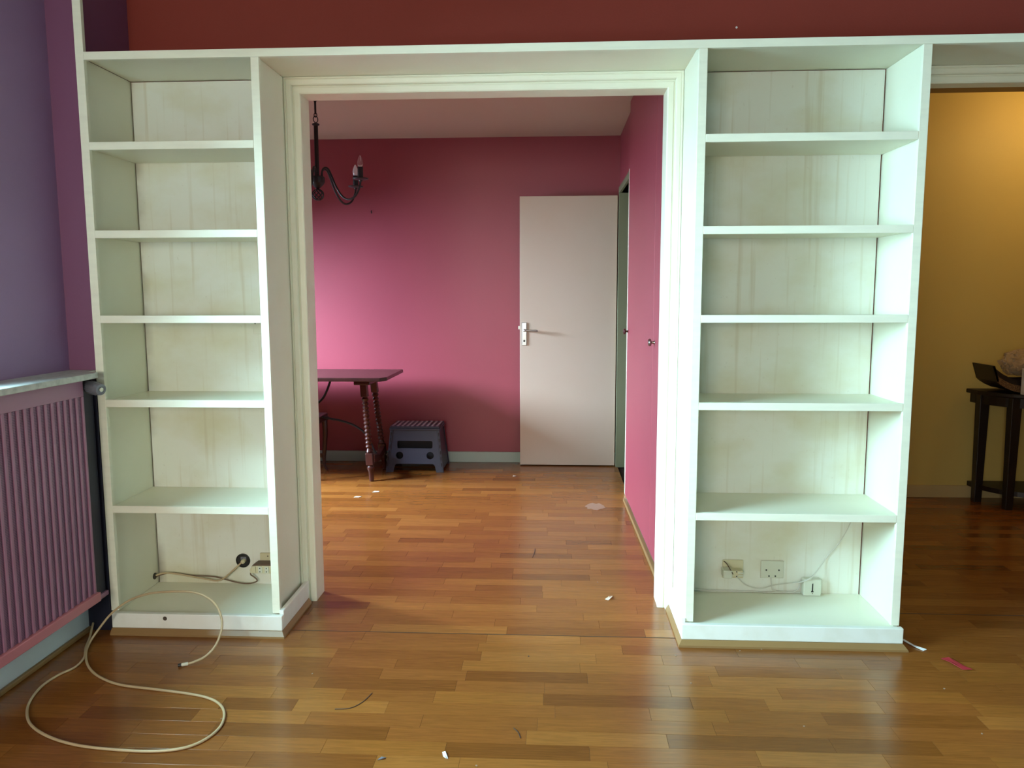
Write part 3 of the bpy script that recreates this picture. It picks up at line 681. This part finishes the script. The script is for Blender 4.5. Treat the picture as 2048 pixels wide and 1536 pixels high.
for s in (-1,1):
    lo = .712+s*.218; hi = .712+s*.183
    MB().hexa([(min(lo,lo-s*.022),2.752,0),(max(lo,lo-s*.022),2.752,0),(max(lo,lo-s*.022),2.775,0),(min(lo,lo-s*.022),2.775,0)],
              [(min(hi,hi-s*.022),2.790,.328),(max(hi,hi-s*.022),2.790,.328),(max(hi,hi-s*.022),2.813,.328),(min(hi,hi-s*.022),2.813,.328)]).build('edge_rib', STOOLP, fb, bevel=.003)
    # folding side panel with ladder slots
    MB().hexa([(lo-s*.012-.004,2.776,0.02),(lo-s*.012+.004,2.776,.02),(lo-s*.012+.004,3.055,.02),(lo-s*.012-.004,3.055,.02)],
              [(hi-s*.012-.004,2.812,.325),(hi-s*.012+.004,2.812,.325),(hi-s*.012+.004,3.02,.325),(hi-s*.012-.004,3.02,.325)]).build('side_panel', STOOLP, ss)
    for k in range(6):
        z = .045+k*.045; x = lo+(hi-lo)*z/.33; y = 2.751+.038*z/.33
        MB().box(x-s*.011-.0035,x-s*.011+.0035,y-.001,y+.004,z,z+.026).build('slot', STOOLD, fb)
tp = MB().box(.525,.899,2.785,3.045,.325,.342).build('top_step', STOOLP, ss, bevel=.006)
MB().box(.521,.903,2.780,3.050,.312,.327).build('top_rim', STOOLP, tp, bevel=.004)
dot = MB().lathe([(.011,0),(.010,.0018),(.0001,.002)],(0,0,.342),10)
d0 = None
for i in range(10):
    for j in range(6):
        x = .546+i*.0368; y = 2.805+j*.0435
        if d0 is None:
            d0 = dot.build('grip_dot', DOTS, tp); d0.location += Vector((x,y,0)); bx = d0.location.copy(); p0 = (x,y)
        else:
            c = d0.copy(); COL.objects.link(c); c.location = bx+Vector((x-p0[0],y-p0[1],0))

# ------------------------------------------------------------------ hall: console table with a tray
ct = thing('console_table','nearly black half-round console table in the dark hall','table',(4.8,2.0,0))
def half(cx,cy,r,n=24,sy=1): return [(cx+r*math.cos(PI+PI*k/n),cy+sy*r*math.sin(PI+PI*k/n)) for k in range(n+1)]
MB().prism(half(4.80,2.185,.435,24,.95),.690,.716,'z').build('tabletop', CONSOLE, ct, bevel=.006)
MB().prism(half(4.80,2.185,.405,24,.95),.630,.690,'z').build('apron', CONSOLE, ct)
MB().prism(half(4.80,2.185,.39,24,.92),.085,.115,'z').build('lower_shelf', CONSOLE, ct)
for x,y in ((4.430,2.105),(4.520,1.925),(4.80,1.80),(5.08,1.925),(5.17,2.105)):
    MB().hexa([(x-.022,y-.022,0),(x+.022,y-.022,0),(x+.022,y+.022,0),(x-.022,y+.022,0)],[(x-.030,y-.030,.69),(x+.030,y-.030,.69),(x+.030,y+.030,.69),(x-.030,y+.030,.69)]).build('leg', CONSOLE, ct, bevel=.003)
tr = thing('wicker_tray','dark wicker tray with upturned end on the console table','tray',(4.62,2.0,.716))
prof = [(4.365,.885),(4.388,.862),(4.425,.835),(4.47,.812),(4.53,.798),(4.62,.793),(4.71,.798),(4.79,.812),(4.85,.835),(4.895,.862),(4.92,.885)]
low = [(x+(4.62-x)*.12,.720+(z-.793)*.75) for x,z in prof]
def strip(a, b, y, t):
    v=[];f=[];n=len(a)
    for (x0,z0),(x1,z1) in zip(a,b): v += [(x0,y,z0),(x1,y,z1),(x0,y+t,z0),(x1,y+t,z1)]
    for i in range(n-1):
        k=4*i; q=k+4
        f += [(k,q,q+1,k+1),(k+2,k+3,q+3,q+2),(k,k+2,q+2,q),(k+1,q+1,q+3,k+3)]
    f += [(0,1,3,2),(4*n-4,4*n-2,4*n-1,4*n-3)]
    return MB().add(v,f)
mid_ = [(a[0]*.55+b[0]*.45,a[1]*.55+b[1]*.45) for a,b in zip(prof,low)]
strip(low,mid_,1.90,.012).build('front_band', WICKER, tr); strip(mid_,prof,1.90,.012).build('front_wall', CONSOLE, tr)
strip(low,prof,2.12,.012).build('rear_wall', CONSOLE, tr)
v=[];f=[]
for x,z in low: v += [(x,1.912,z),(x,2.12,z),(x,1.912,z+.008),(x,2.12,z+.008)]
for i in range(len(low)-1):
    k=4*i;q=k+4; f += [(k,k+1,q+1,q),(k+2,q+2,q+3,k+3),(k,q,q+2,k+2),(k+1,k+3,q+3,q+1)]
f += [(0,2,3,1),(4*len(low)-4,4*len(low)-3,4*len(low)-1,4*len(low)-2)]
MB().add(v,f).build('bottom', CONSOLE, tr)
for i in (0,-1):
    x,z = prof[i]; xl,zl = low[i]; s = 1 if i==0 else -1
    MB().hexa([(xl,1.90,zl),(xl+.012,1.90,zl),(xl+.012,2.132,zl),(xl,2.132,zl)],[(x,1.90,z),(x+.012*s+0,1.90,z),(x+.012*s,2.132,z),(x,2.132,z)] if s>0 else [(x-.012,1.90,z),(x,1.90,z),(x,2.132,z),(x-.012,2.132,z)]).build('end_wall', CONSOLE, tr)
# white card box in front, film bag in the tray
e = thing('card_box','white card box standing before the tray on the console table','box',(4.63,1.84,.716))
MB().box(4.525,4.74,1.815,1.885,.7165,.868).build('carton', PAPER, e, bevel=.002)
MB().hexa([(4.525,1.812,.862),(4.74,1.812,.862),(4.74,1.886,.869),(4.525,1.886,.869)],[(4.525,1.812,.864),(4.74,1.812,.864),(4.74,1.886,.871),(4.525,1.886,.871)]).build('lid', PAPER, e)
bm = bmesh.new(); bmesh.ops.create_icosphere(bm, subdivisions=4, radius=1)
rng = random.Random(4)
from mathutils import noise
for vtx in bm.verts:
    p = vtx.co.copy(); q = noise.cell_vector(p*2.3)*.16 + noise.noise_vector(p*2.2)*.33 + noise.noise_vector(p*6)*.10
    p = p+q; z = max(p.z,-.75)
    vtx.co = Vector((4.585+p.x*.105, 2.005+p.y*.07, .885+z*.088))
me = bpy.data.meshes.new('plastic_bag'); bm.to_mesh(me); bm.free(); me.materials.append(PLASTIC)
o = bpy.data.objects.new('plastic_bag', me); COL.objects.link(o); o['label'] = 'crumpled clear film bag lying in the wicker tray'; o['category'] = 'plastic bag'
bm = bmesh.new(); bmesh.ops.create_icosphere(bm, subdivisions=3, radius=1)
for vtx in bm.verts:
    p = vtx.co + noise.noise_vector(vtx.co*2)*.35
    vtx.co = Vector((4.60+p.x*.075, 2.005+p.y*.05, .868+p.z*.05))
me = bpy.data.meshes.new('bag_contents'); bm.to_mesh(me); bm.free(); me.materials.append(CABLE)
oc = bpy.data.objects.new('bag_contents', me); COL.objects.link(oc); oc.parent = o

# ------------------------------------------------------------------ litter on the floor
def scrap(name, poly, mat, label, cat, th=.002, lift=0.0003, curl=.004):
    c = Vector((sum(p[0] for p in poly)/len(poly), sum(p[1] for p in poly)/len(poly)))
    n = len(poly); v = []; 
    for i,(x,y) in enumerate(poly): v.append((x,y,lift+curl*(i%2)))
    for i,(x,y) in enumerate(poly): v.append((x,y,lift+curl*(i%2)+th))
    v += [(c.x,c.y,lift),(c.x,c.y,lift+th+curl*.4)]
    f = []
    for i in range(n):
        j=(i+1)%n; f += [(i,j,n+j,n+i),(j,i,2*n),(n+i,n+j,2*n+1)]
    return MB().add(v,f).build(name, mat, label=label, category=cat)
scrap('paper_scrap',[(3.150,-.090),(3.175,-.092),(3.205,-.150),(3.212,-.180),(3.185,-.172),(3.160,-.125)],PINKPAPER,'crumpled red scrap on the floor by the hall','scrap',curl=.006)
scrap('peeled_strip',[(3.074,.060),(3.082,.058),(3.105,.000),(3.128,-.026),(3.115,-.030),(3.090,.005)],PAPER,'curved white peeled strip by the end of the plinth','scrap',curl=.003)
scrap('paper_scrap',[(1.422,-.752),(1.431,-.753),(1.443,-.782),(1.437,-.786),(1.427,-.770)],PAPER,'tiny white splinter at the lower edge of the floor','scrap')
scrap('paper_scrap',[(1.243,-.798),(1.252,-.789),(1.265,-.786),(1.258,-.795)],VALVE,'small grey shred near the white splinter','scrap')
scrap('plaster_crumb',[(1.968,.402),(1.985,.415),(2.004,.440),(1.996,.405),(1.982,.392)],DOORP,'pale plaster flake in the doorway to the crimson room','crumb',curl=.008)
scrap('paper_scrap',[(.532,2.155),(.573,2.165),(.575,2.19),(.54,2.188)],WHITEPL,'small white label lying before the trestle table','scrap',curl=.001)
scrap('paper_scrap',[(.44,2.03),(.475,2.025),(.49,2.045),(.45,2.05)],WHITEPL,'flat pale scrap nearest the casing in the far room','scrap',curl=.001)
scrap('plaster_crumb',[(1.45,2.645),(1.475,2.645),(1.47,2.67),(1.452,2.665)],DOORP,'pale crumb on the floor before the cream door','crumb',curl=.006)
poly = [(2.004+.058*math.cos(2*PI*k/18)*(1+.25*math.sin(3.1*k)),1.88+.075*math.sin(2*PI*k/18)*(1+.2*math.cos(2.3*k))) for k in range(18)]
MB().prism(poly,.0001,.0007,'z').build('plaster_stain', STAIN, label='pale dried stain on the floor beside the cupboard', category='stain')
for pts,lb in (([(1.045,-.536),(1.092,-.528),(1.123,-.49),(1.141,-.432)],'long curved dark fibre on the near floor'),([(1.622,-.617),(1.637,-.64),(1.645,-.669)],'short dark fibre at the lower edge of the floor'),([(1.639,.925),(1.647,1.001),(1.648,1.056)],'dark fibre on the floor of the crimson room')):
    MB().tube([(x,y,.0016) for x,y in pts],.0013,5,6).build('fibre', HAIR, label=lb, category='fibre')
crumbs = [(2.192,-.114,'at the inner corner of the second plinth'),(2.519,-.046,'below the middle of the second plinth'),(2.436,-.063,'beside the plinth moulding, second from the doorway'),(2.212,-.314,'on open floor before the second bookcase'),
 (3.053,-.31,'near the red scrap'),(3.032,-.578,'lowest one towards the hall'),(2.511,-.563,'alone on the lower floor before the second bookcase'),(1.653,-.144,'dark one in the middle of the floor'),(.719,1.062,'beside the casing in the crimson room'),
 (1.527,-.81,'at the very bottom of the floor'),(.901,-.311,'between the cable loop and the doorway'),(.706,-.608,'touching the cable loop'),(1.947,.60,'in the crimson room near the nearer cupboard door')]
for i,(x,y,lb) in enumerate(crumbs):
    bm = bmesh.new(); bmesh.ops.create_icosphere(bm, subdivisions=1, radius=1)
    for vv in bm.verts: vv.co = Vector((vv.co.x*random.uniform(.6,1.2)*.0036,vv.co.y*random.uniform(.6,1.2)*.0030,max(vv.co.z,-.5)*.0026*random.uniform(.7,1.1)))
    me = bpy.data.meshes.new('crumb'); bm.to_mesh(me); bm.free(); me.materials.append(HAIR if i==7 else STAIN)
    o = bpy.data.objects.new('crumb', me); COL.objects.link(o); o.location = (x,y,.0013)
    o['label'] = 'tiny floor crumb '+lb; o['category'] = 'crumb'; o['group'] = 'crumbs on the floor'
MB().tube([(.344,FB,1.955),(.344,FB-.012,1.952),(.347,FB-.013,1.935)],.004,6,3).build('wall_hook', IRON, smooth='all', label='tiny dark hook high on the far crimson wall', category='hook')
